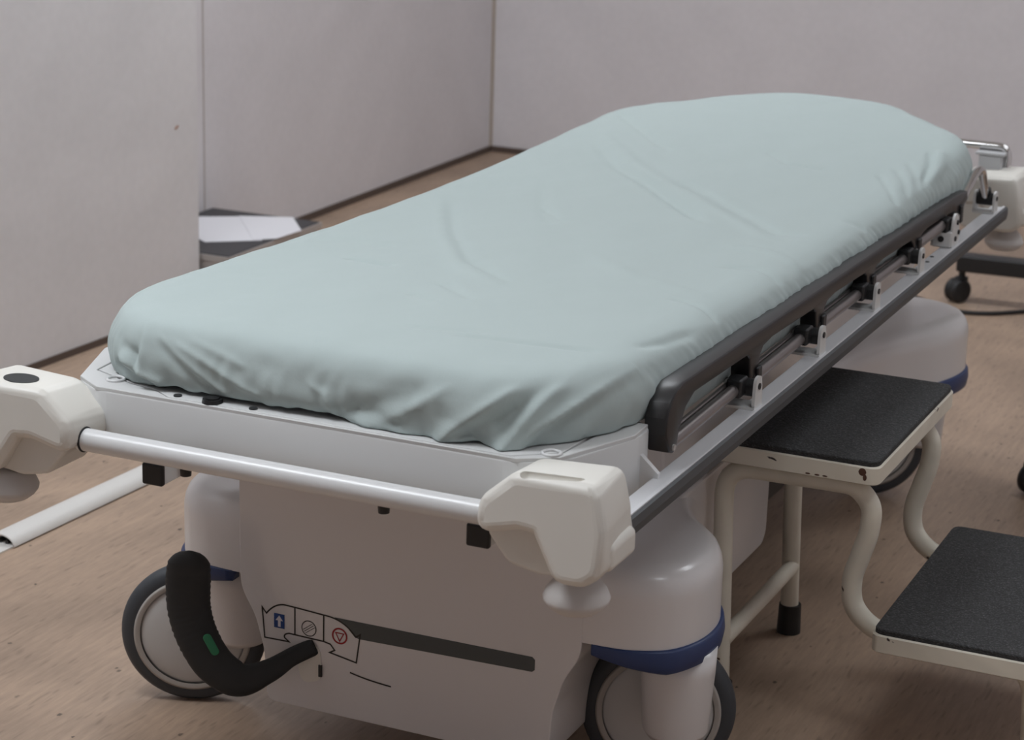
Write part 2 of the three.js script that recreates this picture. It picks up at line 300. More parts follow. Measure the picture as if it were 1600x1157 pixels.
// socket sleeve where the foot tube meets the bumper block
for (const s of [-1, 1]) part('tube_collar', new THREE.TorusGeometry(0.0152, 0.0016, 8, 32).rotateY(Math.PI / 2).translate(s * 0.282, 0, 0), M.rubber);

// side bars
for (const s of [-1, 1]) {
  const b = part('side_bar', (s > 0 ? box(0.406, 0.4345, -0.022, 0, -2.05, -0.05, 0.003) : box(-0.4345, -0.406, -0.022, 0, -2.05, -0.05, 0.003)), M.barTop);
  const e = [[0.4335, 0.0005], [0.4385, -0.002], [0.4395, -0.013], [0.437, -0.025], [0.43, -0.027], [0.43, -0.02], [0.4335, -0.02]];
  mesh('rubber_edge', up(prismXY(e.map(([x, y]) => [x * s, y]), -2.056, -0.05)), M.barGrey, b);
  const lip = s > 0 ? box(0.429, 0.4345, -0.001, 0.0018, -2.05, -0.05, 0.0008) : box(-0.4345, -0.429, -0.001, 0.0018, -2.05, -0.05, 0.0008);
  mesh('bar_ridge', up(lip), M.barTop, b);
  if (s > 0) for (const [x, z] of [[0.414, -1.559], [0.417, -1.516]]) mesh('bolt_hole', up(new THREE.CylinderGeometry(0.0035, 0.0035, 0.001, 14).translate(x, 0.0006, z)), M.black, b);
}

// folding side rails
const BR = [-0.553, -0.851, -1.149, -1.428];                 // plain brackets on the bar
const CL = [-0.272, -0.588, -0.892, -1.165, -1.452, -1.752];  // hinge tabs under the rail
function sideRail(s) {
  const rail = group('side_rail', bed); const add = (n, g, m) => mesh(n, up(s < 0 ? mirrorX(g) : g).translate(0, s < 0 ? -0.008 : 0, 0), m, rail);
  const topY = (z) => 0.1005 - 0.016 * Math.max(0, (-z - 0.3)) ;
  const botY = (z) => topY(z) - 0.025;
  const pts = [];
  for (let z = -0.30; z >= -1.80; z -= 0.05) pts.push([z, topY(z)]);
  pts.push([-1.815, topY(-1.815) - 0.004], [-1.822, topY(-1.82) - 0.02], [-1.815, botY(-1.815) + 0.002]);
  for (let k = CL.length - 1; k >= 1; k--) {                  // underside with hinge tabs
    const c = CL[k], y = 0.030 + 0.012 * ((-c - 0.3) / 1.4);
    if (k < CL.length - 1) { pts.push([c - 0.075, botY(c)]); pts.push([c - 0.035, botY(c) - 0.004]); }
    pts.push([c - 0.022, botY(c) - 0.013], [c - 0.016, y - 0.006], [c - 0.004, y - 0.016], [c + 0.010, y - 0.012], [c + 0.018, y + 0.004], [c + 0.022, botY(c) - 0.008], [c + 0.032, botY(c) - 0.001]);
    pts.push([c + 0.055, botY(c)]);
  }
  pts.push([-0.345, botY(-0.33)], [-0.315, botY(-0.3) - 0.012], [-0.294, 0.040], [-0.289, 0.022], [-0.277, 0.013], [-0.262, 0.018], [-0.246, 0.045], [-0.247, 0.066], [-0.258, 0.084], [-0.276, 0.095]);
  add('hand_rail', toCreasedNormals(prismZY(pts, 0.380, 0.411, 0.004, 3), 0.5), M.railBlack);
  CL.forEach((c, k) => {
    const y = 0.027 + 0.012 * ((-c - 0.3) / 1.4);
    add('hinge_pin', rod([0.378, y - 0.004, c], [0.4135, y - 0.004, c], 0.0042, 14), M.steel);
    if (k) add('hinge_clevis', strip([box(0.374, 0.386, y - 0.020, y + 0.022, c - 0.016, c + 0.012, 0.004), box(0.4095, 0.416, y - 0.018, y + 0.016, c - 0.020, c - 0.002, 0.003), rod([0.388, y - 0.004, c], [0.412, y - 0.004, c], 0.011, 18)]), M.black);
  });
  BR.forEach((z, k) => {
    const y0 = 0.028, c = CL[k], y1 = 0.023 + 0.012 * ((-c - 0.3) / 1.4);
    add('post', strip([rod([0.402, y0, z + 0.006], [0.402, y1, c - 0.008], 0.0088, 20), rod([0.389, y0 + 0.003, z + 0.01], [0.389, y1 + 0.003, c - 0.012], 0.0042, 12)]), M.post);
    const ear = (x, h) => prismZY(roundPoly([[z - 0.017, 0], [z - 0.012, h], [z + 0.012, h], [z + 0.017, 0]], 0.011, 6), x - 0.0022, x + 0.0022);
    add('bracket', strip([ear(0.4275, 0.045), ear(0.385, 0.036), box(0.383, 0.430, 0, 0.004, z - 0.017, z + 0.017)]), M.whiteMetal);
    add('bracket_joint', strip([rod([0.388, y0, z], [0.4245, y0, z], 0.0125, 20), box(0.392, 0.414, y0 - 0.010, y0 + 0.016, z - 0.002, z + 0.030, 0.004)]), M.black);
    add('bracket_bolt', rod([0.4285, 0.031, z], [0.4315, 0.031, z], 0.0045, 14), M.black);
  });
  // latch bracket and its post
  const z = -1.66;
  add('latch_bracket', strip([prismZY(roundPoly([[z - 0.035, 0], [z - 0.030, 0.040], [z - 0.008, 0.062], [z + 0.010, 0.055], [z + 0.022, 0]], 0.01, 5), 0.424, 0.4285), box(0.392, 0.428, 0, 0.030, z + 0.0, z + 0.022, 0.004), prismZY(roundPoly([[z - 0.035, 0], [z - 0.030, 0.036], [z + 0.010, 0.045], [z + 0.022, 0]], 0.01, 5), 0.390, 0.3945)]), M.whiteMetal);
  for (const [dz, dy] of [[-0.012, 0.042], [-0.024, 0.022], [-0.002, 0.014]]) add('bracket_bolt', rod([0.4285, dy, z + dz], [0.4312, dy, z + dz], 0.0045, 14), M.black);
  add('bracket_bolt', rod([0.409, 0.016, z + 0.020], [0.409, 0.016, z + 0.0245], 0.0055, 14), M.black);
  add('post', strip([rod([0.406, 0.040, z - 0.006], [0.402, 0.036, CL[4]], 0.0105, 20), rod([0.391, 0.044, z], [0.390, 0.040, CL[4]], 0.0045, 12)]), M.post);
  add('latch_knob', strip([new THREE.SphereGeometry(0.014, 20, 14).translate(0.398, 0.032, -1.44), rod([0.398, 0.03, -1.44], [0.424, 0.022, -1.44], 0.008, 14)]), M.black);
  add('bracket_joint', box(0.396, 0.421, 0.024, 0.052, z - 0.014, z + 0.022, 0.005), M.black);
  // chrome end loop
  add('end_loop', bentTube([[0.401, 0.035, -1.79], [0.401, 0.060, -1.825], [0.401, 0.088, -1.915], [0.405, 0.092, -1.945], [0.409, 0.022, -1.985]], 0.0082, 60, 16, 0.022), M.chrome);
  const zz = -1.985, ear = (x, h) => prismZY(roundPoly([[zz - 0.016, 0], [zz - 0.012, h], [zz + 0.012, h], [zz + 0.016, 0]], 0.010, 6), x - 0.0022, x + 0.0022);
  add('bracket', strip([ear(0.4275, 0.042), ear(0.390, 0.042), box(0.388, 0.430, 0, 0.004, zz - 0.016, zz + 0.016)]), M.whiteMetal);
  add('bracket_joint', strip([rod([0.393, 0.026, zz], [0.4245, 0.026, zz], 0.012, 18), rod([0.408, 0.026, zz], [0.407, 0.046, zz + 0.006], 0.012, 18)]), M.black);
  add('bracket_bolt', rod([0.4285, 0.028, zz], [0.4315, 0.028, zz], 0.0045, 14), M.black);
}
sideRail(1); sideRail(-1);

// push bar at the head end
part('push_bar', bentTube([[-0.39, 0.04, -2.245], [-0.39, 0.081, -2.25], [0.39, 0.081, -2.25], [0.39, 0.04, -2.245]], 0.0085, 90, 16, 0.02), M.chrome);
for (const s of [-1, 1]) part('push_bar_socket', strip([box(s * 0.36 - 0.024, s * 0.36 + 0.024, 0.02, 0.068, -2.268, -2.222, 0.005), box(s * 0.36 - 0.030, s * 0.36 + 0.030, 0.066, 0.072, -2.272, -2.218, 0.002)]), M.greyPost);

// base covers
const halfPlan = [[0, -0.348], [0.16, -0.348], [0.27, -0.348], [0.30, -0.3485], [0.335, -0.354], [0.380, -0.380], [0.405, -0.43], [0.408, -0.50], [0.385, -0.565], [0.325, -0.64], [0.288, -0.73], [0.280, -0.90], [0.280, -1.20], [0.280, -1.42], [0.300, -1.58], [0.335, -1.70], [0.385, -1.80], [0.408, -1.88], [0.407, -1.94], [0.382, -1.99], [0.335, -2.02], [0.27, -2.032], [0.16, -2.034], [0, -2.034]];
const planPts = [...halfPlan, ...halfPlan.slice(1, -1).reverse().map(([x, z]) => [-x, z])];
const plan = resample(new THREE.CatmullRomCurve3(planPts.map(([x, z]) => V(x, 0, z)), true, 'centripetal').getPoints(900).slice(0, -1).map((p) => [p.x, p.z]), 420);
const lower = part('base_cover', loft(plan, [[-0.012, -0.305], [0, -0.30], [0, -0.298], [0, -0.234], [0, -0.228], [-0.002, -0.215], [-0.007, -0.204], [-0.015, -0.196], [-0.026, -0.191], [-0.04, -0.1895]]), M.cover);
{ // blue bumper strips round the four wheel lobes
  const N = outward(plan);
  const run = (test) => { const n = plan.length; let s = 0; while (test(plan[s])) s++; const out = []; for (let k = 0; k < n; k++) { const i = (s + k) % n; if (test(plan[i])) out.push(i); } return out; };
  for (const [sx, fz] of [[1, 1], [-1, 1], [1, -1], [-1, -1]]) {
    const ids = run(([x, z]) => x * sx > 0.272 && (fz > 0 ? z > -0.66 : z < -1.70));
    const prof = [[-0.02, -0.303], [0.002, -0.2995], [0.0055, -0.304], [0.007, -0.318], [0.0045, -0.333], [-0.002, -0.3375], [-0.02, -0.336]];
    const pos = [], idx = [], m = prof.length;
    ids.forEach((i, k) => { const e = Math.min(1, Math.min(k, ids.length - 1 - k) / 9), ox = 0.1 + 0.9 * e; for (const [o, y] of prof) pos.push(plan[i][0] + N[i][0] * (o < 0 ? o : o * ox), -0.2995 + (y + 0.2995) * (0.45 + 0.55 * e), plan[i][1] + N[i][1] * (o < 0 ? o : o * ox)); });
    for (let k = 0; k < ids.length - 1; k++) for (let j = 0; j < m; j++) { const a = k * m + j, b = k * m + (j + 1) % m; idx.push(a, b, a + m, b, b + m, a + m); }
    for (const k of [0, ids.length - 1]) for (let j = 1; j < m - 1; j++) idx.push(k * m, k * m + j, k * m + j + 1);
    const g = new THREE.BufferGeometry(); g.setAttribute('position', new THREE.Float32BufferAttribute(pos, 3)); g.setIndex(idx); g.computeVertexNormals();
    const mm = mesh('blue_strip', up(g), M.blue, lower); mm.material.side = THREE.DoubleSide; mm.userData.label = 'dark blue rubber edge strip';
  }
}
const endPanel = (sz) => {
  const o = [[-0.268, -0.02], [0.268, -0.02], [0.268, -0.300], [0.264, -0.325], [0.242, -0.362], [0.228, -0.41], [0.222, -0.49], [-0.222, -0.49], [-0.228, -0.41], [-0.242, -0.362], [-0.264, -0.325], [-0.268, -0.300]];
  return prismXY(roundPoly(o, 0.012, 4), sz > 0 ? -0.64 : -2.037, sz > 0 ? -0.3472 : -1.75, 0.002, 3);
};
const front = part('front_panel', endPanel(1), M.cover);
part('rear_panel', endPanel(-1), M.cover);
part('lift_housing', box(-0.272, 0.272, -0.32, -0.03, -1.76, -0.62, 0.01), M.cover);
for (const s of [-1, 1]) {
  const g = prismZY(roundPoly([[-0.62, -0.19], [-1.10, -0.19], [-1.095, -0.385], [-1.075, -0.402], [-0.80, -0.402], [-0.70, -0.36], [-0.62, -0.30]], 0.012, 4), 0.250, 0.286, 0.006, 3);
  part('side_skirt', s > 0 ? g : mirrorX(g), M.cover);
}
part('chassis', strip([box(-0.2, 0.2, -0.44, -0.32, -1.9, -0.5, 0.01), box(-0.26, 0.26, -0.36, -0.31, -1.88, -1.70, 0.01)]), M.black);

// casters
const tyreGeo = new THREE.LatheGeometry([[0.086, -0.0165], [0.094, -0.0175], [0.103, -0.0155], [0.1095, -0.008], [0.111, 0], [0.1095, 0.008], [0.103, 0.0155], [0.094, 0.0175], [0.086, 0.0165]].map(([a, b]) => new THREE.Vector2(a, b)), 72);
const rimGeo = new THREE.LatheGeometry([[0.080, -0.0190], [0.086, -0.0205], [0.0895, -0.0190], [0.0895, 0.0190], [0.086, 0.0205], [0.080, 0.0190]].map(([a, b]) => new THREE.Vector2(a, b)), 72);
const hubGeo = new THREE.LatheGeometry([[0, -0.024], [0.03, -0.0235], [0.06, -0.021], [0.077, -0.0165], [0.083, -0.012], [0.083, 0.012], [0.077, 0.0165], [0.06, 0.021], [0.03, 0.0235], [0, 0.024]].map(([a, b]) => new THREE.Vector2(a, b)), 64);
function caster(x, z, turn, px, pz) {
  const c = group('caster', bed); c.position.set(x, 0.111, z); c.rotation.y = turn;
  const lay = (g) => g.clone().rotateX(Math.PI / 2);
  mesh('tyre', lay(tyreGeo), M.tyre, c); mesh('rim', lay(rimGeo), M.rim, c); mesh('hub', lay(hubGeo), M.hub, c);
  mesh('hub_cap', new THREE.CylinderGeometry(0.013, 0.014, 0.052, 28).rotateX(Math.PI / 2), M.hub, c);
  // fork from the axle to the swivel
  const p = V(px - x, 0, pz - z).applyAxisAngle(V(0, 1, 0), -turn);
  mesh('fork', strip([rod([0, 0, -0.03], [p.x, 0.125, p.z - 0.012], 0.013, 14), rod([p.x, 0.10, p.z], [p.x, 0.20, p.z], 0.022, 18)]), M.rubber, c);
}
caster(-0.413, -0.452, 0.42, -0.33, -0.50);
caster(0.315, -0.53, 0.36, 0.33, -0.48);
caster(0.243, -1.876, 0.38, 0.31, -1.93);
caster(-0.33, -1.9, 0.5, -0.30, -1.9);

for (const [x, z] of [[0.366, -0.462], [0.330, -1.915], [-0.338, -0.462]]) part('caster_cover', new THREE.LatheGeometry([[0, -0.46], [0.040, -0.46], [0.046, -0.45], [0.052, -0.36], [0.053, -0.325], [0, -0.325]].map(([a, b]) => new THREE.Vector2(a, b)), 36).translate(x, 0, z), M.cover);

{ // brake pedal
  const path = new THREE.CatmullRomCurve3([[-0.302, -0.247, -0.270], [-0.304, -0.290, -0.268], [-0.300, -0.335, -0.264], [-0.282, -0.375, -0.260], [-0.255, -0.410, -0.262], [-0.222, -0.428, -0.272], [-0.193, -0.420, -0.300], [-0.170, -0.404, -0.330], [-0.146, -0.392, -0.352]].map((a) => V(...a)));
  const W = [[0.029, 0.016], [0.032, 0.018], [0.031, 0.018], [0.030, 0.016], [0.029, 0.015], [0.026, 0.014], [0.018, 0.013], [0.0135, 0.012], [0.0125, 0.011]];
  const n = 90, s = 22, pos = [], idx = [];
  for (let i = 0; i <= n; i++) {
    const t = i / n, c = path.getPointAt(t), d = path.getTangentAt(t), f = V(0.42, 0.2, 0.9).normalize(), side = V().crossVectors(d, f).normalize(), nn = V().crossVectors(side, d).normalize();
    const k = t * (W.length - 1), a = Math.min(W.length - 2, Math.floor(k)), q = k - a; let w = W[a][0] * (1 - q) + W[a + 1][0] * q, h = W[a][1] * (1 - q) + W[a + 1][1] * q;
    const cap = Math.sqrt(Math.max(0.02, 1 - Math.max(0, 1 - t / 0.07) ** 2)); w *= cap; h *= cap; const rib = t > 0.05 && t < 0.45 ? 0.0007 * Math.cos(t * 330) : 0; h += rib; w += rib;
    for (let j = 0; j < s; j++) { const an = j / s * 2 * Math.PI, ca = Math.cos(an), sa = Math.sin(an), e = 0.8; const p = c.clone().addScaledVector(side, Math.sign(ca) * Math.abs(ca) ** e * w).addScaledVector(nn, Math.sign(sa) * Math.abs(sa) ** e * h); pos.push(p.x, p.y, p.z); }
  }
  for (let i = 0; i < n; i++) for (let j = 0; j < s; j++) { const a = i * s + j, b = i * s + (j + 1) % s; idx.push(a, b, a + s, b, b + s, a + s); }
  for (const [base, tip] of [[0, path.getPointAt(0).addScaledVector(path.getTangentAt(0), -0.0006)], [n * s, path.getPointAt(1)]]) { const c = pos.length / 3; pos.push(tip.x, tip.y, tip.z); for (let j = 0; j < s; j++) base ? idx.push(base + j, base + (j + 1) % s, c) : idx.push(base + (j + 1) % s, base + j, c); }
  const g = new THREE.BufferGeometry(); g.setAttribute('position', new THREE.Float32BufferAttribute(pos, 3)); g.setIndex(idx); g.computeVertexNormals();
  const pedal = part('brake_pedal', g, M.rubber); pedal.userData.label = 'black ribbed brake pedal arm';
  const st = mesh('pedal_sticker', up(new THREE.CapsuleGeometry(0.006, 0.024, 4, 12).scale(1, 1, 0.25).rotateZ(0.45).rotateY(0.62).translate(-0.255, -0.372, -0.2485)), M.green, pedal); st.userData.label = 'small green sticker on the pedal';
  part('pedal_slot', prismXY(roundPoly([[-0.176, -0.392], [-0.135, -0.386], [-0.130, -0.44], [-0.165, -0.45]], 0.015, 5), -0.347, -0.3458), M.bumper);
  part('slot_edge', box(-0.136, -0.131, -0.434, -0.416, -0.347, -0.344), M.black);
}

{ // printed brake diagram and grey stripe on the front panel
  const w = 0.30, h = 0.12, cx = -0.015 + -0.01, S = 5000, c = document.createElement('canvas'), a = document.createElement('canvas');
  const x0 = -0.24, x1 = 0.21, y1 = -0.325, y0 = -0.445; c.width = a.width = 1800; c.height = a.height = 480; const k = 1800 / (x1 - x0);
  const P = ([x, y]) => [(x - x0) * k, (y1 - y) * k];
  const draw = (g, mask) => {
    g.fillStyle = mask ? '#000' : '#3a3c3c'; g.fillRect(0, 0, 1800, 480);
    const col = (s) => (mask ? '#fff' : s);
    const poly = (pts, curve) => { g.beginPath(); pts.forEach((p, i) => (i ? g.lineTo(...P(p)) : g.moveTo(...P(p)))); };
    // grey stripe
    g.fillStyle = col('#4b4f4f'); g.beginPath(); const st = [[-0.112, -0.3385], [0.196, -0.3355], [0.2, -0.339], [0.2, -0.354], [0.196, -0.3575], [-0.072, -0.364], [-0.079, -0.362], [-0.094, -0.347]]; st.forEach((p, i) => (i ? g.lineTo(...P(p)) : g.moveTo(...P(p)))); g.closePath(); g.fill();
    g.strokeStyle = col('#17120f'); g.lineWidth = 9; g.lineJoin = 'miter';
    g.beginPath(); g.moveTo(...P([-0.230, -0.346])); g.lineTo(...P([-0.223, -0.354])); g.quadraticCurveTo(...P([-0.210, -0.337]), ...P([-0.194, -0.3355])); g.lineTo(...P([-0.176, -0.336])); g.lineTo(...P([-0.129, -0.3385])); g.quadraticCurveTo(...P([-0.096, -0.3385]), ...P([-0.077, -0.362])); g.lineTo(...P([-0.070, -0.357])); g.lineTo(...P([-0.076, -0.401])); g.lineTo(...P([-0.119, -0.394])); g.lineTo(...P([-0.111, -0.389])); g.lineTo(...P([-0.118, -0.381])); g.lineTo(...P([-0.129, -0.379])); g.lineTo(...P([-0.185, -0.378])); g.quadraticCurveTo(...P([-0.195, -0.380]), ...P([-0.193, -0.386])); g.lineTo(...P([-0.186, -0.391])); g.lineTo(...P([-0.226, -0.392])); g.closePath(); g.stroke();
    for (const [p, q] of [[[-0.176, -0.336], [-0.176, -0.378]], [[-0.129, -0.3385], [-0.129, -0.379]]]) { g.beginPath(); g.moveTo(...P(p)); g.lineTo(...P(q)); g.stroke(); }
    g.beginPath(); g.moveTo(...P([-0.086, -0.418])); g.quadraticCurveTo(...P([-0.06, -0.424]), ...P([-0.02, -0.426])); g.stroke();
    // blue arrow
    g.fillStyle = col('#1b3f7d'); const [bx, by] = P([-0.2105, -0.351]); g.fillRect(bx, by, 0.0175 * k, 0.022 * k);
    if (!mask) { g.fillStyle = '#cfccd2'; g.beginPath(); const A = [[-0.2018, -0.3535], [-0.1955, -0.3615], [-0.1995, -0.3615], [-0.1995, -0.3710], [-0.2041, -0.3710], [-0.2041, -0.3615], [-0.2081, -0.3615]]; A.forEach((p, i) => (i ? g.lineTo(...P(p)) : g.moveTo(...P(p)))); g.closePath(); g.fill(); }
    // ring with slanted bars
    g.lineWidth = 5.5; g.strokeStyle = col('#17120f'); g.beginPath(); g.arc(...P([-0.153, -0.364]), 0.0115 * k, 0, 7); g.stroke();
    g.lineWidth = 3.5; for (const o of [-0.0022, 0, 0.0022]) { g.beginPath(); g.moveTo(...P([-0.1605 + o, -0.3695 - o])); g.lineTo(...P([-0.1455 + o, -0.3585 - o])); g.stroke(); }
    // red ring and triangle
    g.lineWidth = 10; g.strokeStyle = col('#9c1a22'); g.beginPath(); g.arc(...P([-0.103, -0.3655]), 0.0112 * k, 0, 7); g.stroke();
    g.lineWidth = 7; g.beginPath(); [[-0.1095, -0.3612], [-0.0965, -0.3612], [-0.103, -0.3735]].forEach((p, i) => (i ? g.lineTo(...P(p)) : g.moveTo(...P(p)))); g.closePath(); g.stroke();
  };
  draw(c.getContext('2d'), false); draw(a.getContext('2d'), true);
  const map = new THREE.CanvasTexture(c); map.colorSpace = THREE.SRGBColorSpace; const alpha = new THREE.CanvasTexture(a);
  const g = new THREE.PlaneGeometry(x1 - x0, y1 - y0).translate((x0 + x1) / 2, (y0 + y1) / 2, -0.3468);
  const d = mesh('brake_diagram', up(g), new THREE.MeshStandardMaterial({ map, alphaMap: alpha, transparent: true, roughness: 0.5 }), front); d.userData.label = 'printed brake diagram with arrow, red triangle and grey stripe';
}

// ---------------------------------------------------------------- mattress and sheet
const matHalf = [[0.285, -0.072], [0.375, -0.20], [0.382, -1.0], [0.388, -1.97], [0.135, -2.275]];
const matOut = [...matHalf, [-0.118, -2.278], [-0.356, -1.945], [-0.370, -1.0], [-0.372, -0.20], [-0.285, -0.072]];
const matLine = resample(roundPoly(matOut.map(([x, z], i) => [x, z, i === 2 || i === 7 ? 0.3 : 0.10]), 0.1, 14), 1500);
const sag = (z) => { const t = Math.max(0, Math.min(1, (-z - 0.2) / 1.75)); return -0.020 * Math.sin(Math.PI * t) ** 1.3 + 0.010 * Math.max(0, -z - 1.8) / 0.4; };
tag(mesh('mattress', up(loft(resample(matLine, 200), [[-0.055, 0.0568], [-0.040, 0.062], [-0.016, 0.08], [-0.010, 0.095], [-0.03, 0.112]])), M.mattress), 'grey foam mattress inside the mint green fitted sheet', 'mattress');
{
  const top = [ // creases on the top: height, width, path of [x, z]
    [-0.006, 0.008, [[-0.203, -0.541], [-0.116, -0.521]]], [0.004, 0.018, [[-0.312, -1.073], [-0.159, -0.772], [-0.037, -0.581], [0.072, -0.487]]],
    [-0.004, 0.012, [[-0.264, -1.012], [-0.157, -0.799], [-0.045, -0.622], [0.073, -0.516]]], [-0.003, 0.007, [[-0.017, -0.381], [0.034, -0.36]]], [-0.003, 0.01, [[-0.011, -0.466], [0.075, -0.388]]],
    [-0.005, 0.014, [[-0.25, -1.597], [-0.13, -1.411], [0.034, -1.221], [0.155, -1.075]]], [0.005, 0.018, [[-0.252, -1.65], [-0.123, -1.457], [0.041, -1.263], [0.158, -1.128]]],
    [-0.004, 0.012, [[-0.065, -1.356], [0.051, -1.207], [0.159, -1.067]]], [-0.004, 0.012, [[0.019, -1.344], [0.151, -1.21], [0.281, -1.071], [0.324, -1.081]]], [0.004, 0.014, [[0.032, -1.288], [0.162, -1.147], [0.287, -1.017]]],
    [-0.004, 0.008, [[0.124, -0.211], [0.194, -0.224], [0.272, -0.236], [0.325, -0.244]]], [-0.002, 0.007, [[0.05, -0.214], [0.116, -0.227], [0.175, -0.255]]],
    [-0.003, 0.01, [[0.06, -1.667], [0.135, -1.571], [0.222, -1.558]]], [-0.004, 0.012, [[-0.334, -1.898], [-0.215, -1.738], [-0.081, -1.555]]],
    [-0.007, 0.006, [[0.335, -1.82], [0.360, -1.72], [0.378, -1.60]]], [0.005, 0.012, [[0.350, -1.84], [0.372, -1.74], [0.388, -1.62]]],
    [-0.004, 0.007, [[0.315, -1.644], [0.355, -1.56], [0.38, -1.49]]], [-0.004, 0.007, [[0.301, -1.587], [0.345, -1.49], [0.38, -1.42]]], [-0.004, 0.007, [[0.323, -1.704], [0.36, -1.62], [0.38, -1.56]]],
    [-0.003, 0.012, [[0.345, -1.22], [0.38, -1.24]]], [-0.003, 0.012, [[-0.198, -1.24], [-0.092, -1.002], [-0.041, -0.923]]], [-0.003, 0.008, [[-0.112, -1.047], [-0.033, -0.955]]],
    [-0.004, 0.008, [[0.29, -0.56], [0.33, -0.555], [0.38, -0.53]]], [-0.004, 0.007, [[0.345, -0.30], [0.36, -0.36], [0.37, -0.46]]], [0.003, 0.02, [[0.1, -0.75], [0.2, -0.66], [0.33, -0.60]]],
    [-0.004, 0.009, [[0.28, -0.80], [0.33, -0.82], [0.38, -0.80]]], [0.003, 0.014, [[0.24, -0.95], [0.31, -0.93], [0.38, -0.90]]], [-0.003, 0.02, [[-0.33, -0.62], [-0.25, -0.66], [-0.18, -0.64]]],
  ];
  const face = [ // folds on the foot face: height, width, path of [x, y]
    [0.011, 0.0075, [[0.352, 0.172], [0.344, 0.15], [0.332, 0.132], [0.305, 0.098], [0.285, 0.07]]], [-0.006, 0.010, [[0.337, 0.160], [0.318, 0.134], [0.285, 0.095]]],
    [0.012, 0.0075, [[0.43, 0.164], [0.395, 0.145], [0.358, 0.116], [0.32, 0.093], [0.30, 0.070]]], [-0.006, 0.012, [[0.403, 0.136], [0.372, 0.113], [0.341, 0.088]]],
    [0.010, 0.008, [[0.315, 0.158], [0.280, 0.125], [0.246, 0.099], [0.205, 0.072]]], [-0.006, 0.012, [[0.323, 0.130], [0.275, 0.098], [0.240, 0.076]]],
    [0.006, 0.008, [[0.225, 0.140], [0.191, 0.115], [0.145, 0.087], [0.10, 0.072]]], [-0.005, 0.016, [[0.190, 0.135], [0.150, 0.110], [0.100, 0.090]]],
    [0.0045, 0.0055, [[-0.217, 0.151], [-0.175, 0.125], [-0.133, 0.102], [-0.092, 0.079]]], [0.0045, 0.0055, [[-0.184, 0.136], [-0.128, 0.119], [-0.046, 0.086]]],
    [-0.004, 0.008, [[-0.203, 0.138], [-0.152, 0.103], [-0.119, 0.082]]], [-0.004, 0.007, [[-0.231, 0.159], [-0.227, 0.126], [-0.232, 0.096]]], [0.005, 0.006, [[-0.222, 0.168], [-0.222, 0.126], [-0.214, 0.089]]],
    [-0.005, 0.008, [[0.026, 0.069], [0.097, 0.084], [0.149, 0.082]]], [0.006, 0.008, [[0.060, 0.080], [0.132, 0.074], [0.192, 0.067]]],
    [0.007, 0.0055, [[-0.268, 0.105], [-0.235, 0.094], [-0.19, 0.080]]], [-0.005, 0.007, [[-0.262, 0.118], [-0.235, 0.112]]], [-0.007, 0.007, [[-0.275, 0.090], [-0.25, 0.082], [-0.21, 0.070]]],
    [-0.005, 0.006, [[-0.245, 0.165], [-0.222, 0.158], [-0.196, 0.160]]], [0.004, 0.006, [[-0.24, 0.156], [-0.215, 0.150], [-0.19, 0.152]]], [0.004, 0.006, [[-0.20, 0.160], [-0.15, 0.140], [-0.07, 0.12]]],
    [0.004, 0.006, [[0.02, 0.115], [0.05, 0.10], [0.06, 0.08]]], [-0.003, 0.014, [[-0.06, 0.13], [0.0, 0.11], [0.05, 0.11]]], [0.003, 0.02, [[-0.05, 0.10], [0.02, 0.085]]],
  ].map(([a, w, p]) => [a, w, p.map(([x, y]) => [x - 0.022, y - 0.012])]);
  const dist = (px, py, path) => { let m = 1e9, at = 0; for (let i = 0; i < path.length - 1; i++) { const [ax, ay] = path[i], [bx, by] = path[i + 1], dx = bx - ax, dy = by - ay; const t = Math.max(0, Math.min(1, ((px - ax) * dx + (py - ay) * dy) / (dx * dx + dy * dy))); const d = Math.hypot(px - ax - dx * t, py - ay - dy * t); if (d < m) { m = d; at = (i + t) / (path.length - 1); } } return [m, at]; };
  const n = matLine.length, N = outward(matLine);
  const prof = [[-0.014, 0.0585], [-0.004, 0.0572], [0.001, 0.0590], [0.003, 0.064], [0.005, 0.070], [0.0065, 0.077], [0.0075, 0.084], [0.0075, 0.091], [0.0065, 0.098], [0.0045, 0.105], [0.0015, 0.1115], [-0.0020, 0.1185], [-0.0060, 0.1248], [-0.0108, 0.1300], [-0.0165, 0.1342], [-0.023, 0.1375], [-0.031, 0.1400], [-0.041, 0.1419], [-0.053, 0.1432]];
  for (let i = prof.length - 2; i >= 0; i--) prof.splice(i + 1, 0, [(prof[i][0] + prof[i + 1][0]) / 2, (prof[i][1] + prof[i + 1][1]) / 2]);
  const inner = 90, pos = [], idx = [], uv = [];
  const rows = prof.length + inner;
  for (let r = 0; r < rows; r++) for (let i = 0; i < n; i++) {
    const p = matLine[i], q = N[i]; let x, y, z;
    if (r < prof.length) { x = p[0] + q[0] * prof[r][0]; y = prof[r][1]; z = p[1] + q[1] * prof[r][0]; }
    else { const t = (r - prof.length + 1) / inner, ax = p[0] - q[0] * 0.053, az = p[1] - q[1] * 0.053, cz = Math.max(-1.95, Math.min(-0.36, az)); x = ax * (1 - t); z = az + (cz - az) * t; y = 0.1432 + 0.0035 * Math.sin(t * Math.PI / 2); }
    const hgt = Math.max(0, Math.min(1, (y - 0.06) / 0.075)); y += sag(z) * hgt;
    pos.push(x, y, z); uv.push(x, z + y);
  }
  for (let r = 0; r < rows - 1; r++) for (let i = 0; i < n; i++) { const a = r * n + i, b = r * n + (i + 1) % n; idx.push(a, a + n, b, b, a + n, b + n); }
  const g = new THREE.BufferGeometry(); g.setAttribute('position', new THREE.Float32BufferAttribute(pos, 3)); g.setAttribute('uv', new THREE.Float32BufferAttribute(uv, 2)); g.setIndex(idx); g.computeVertexNormals();
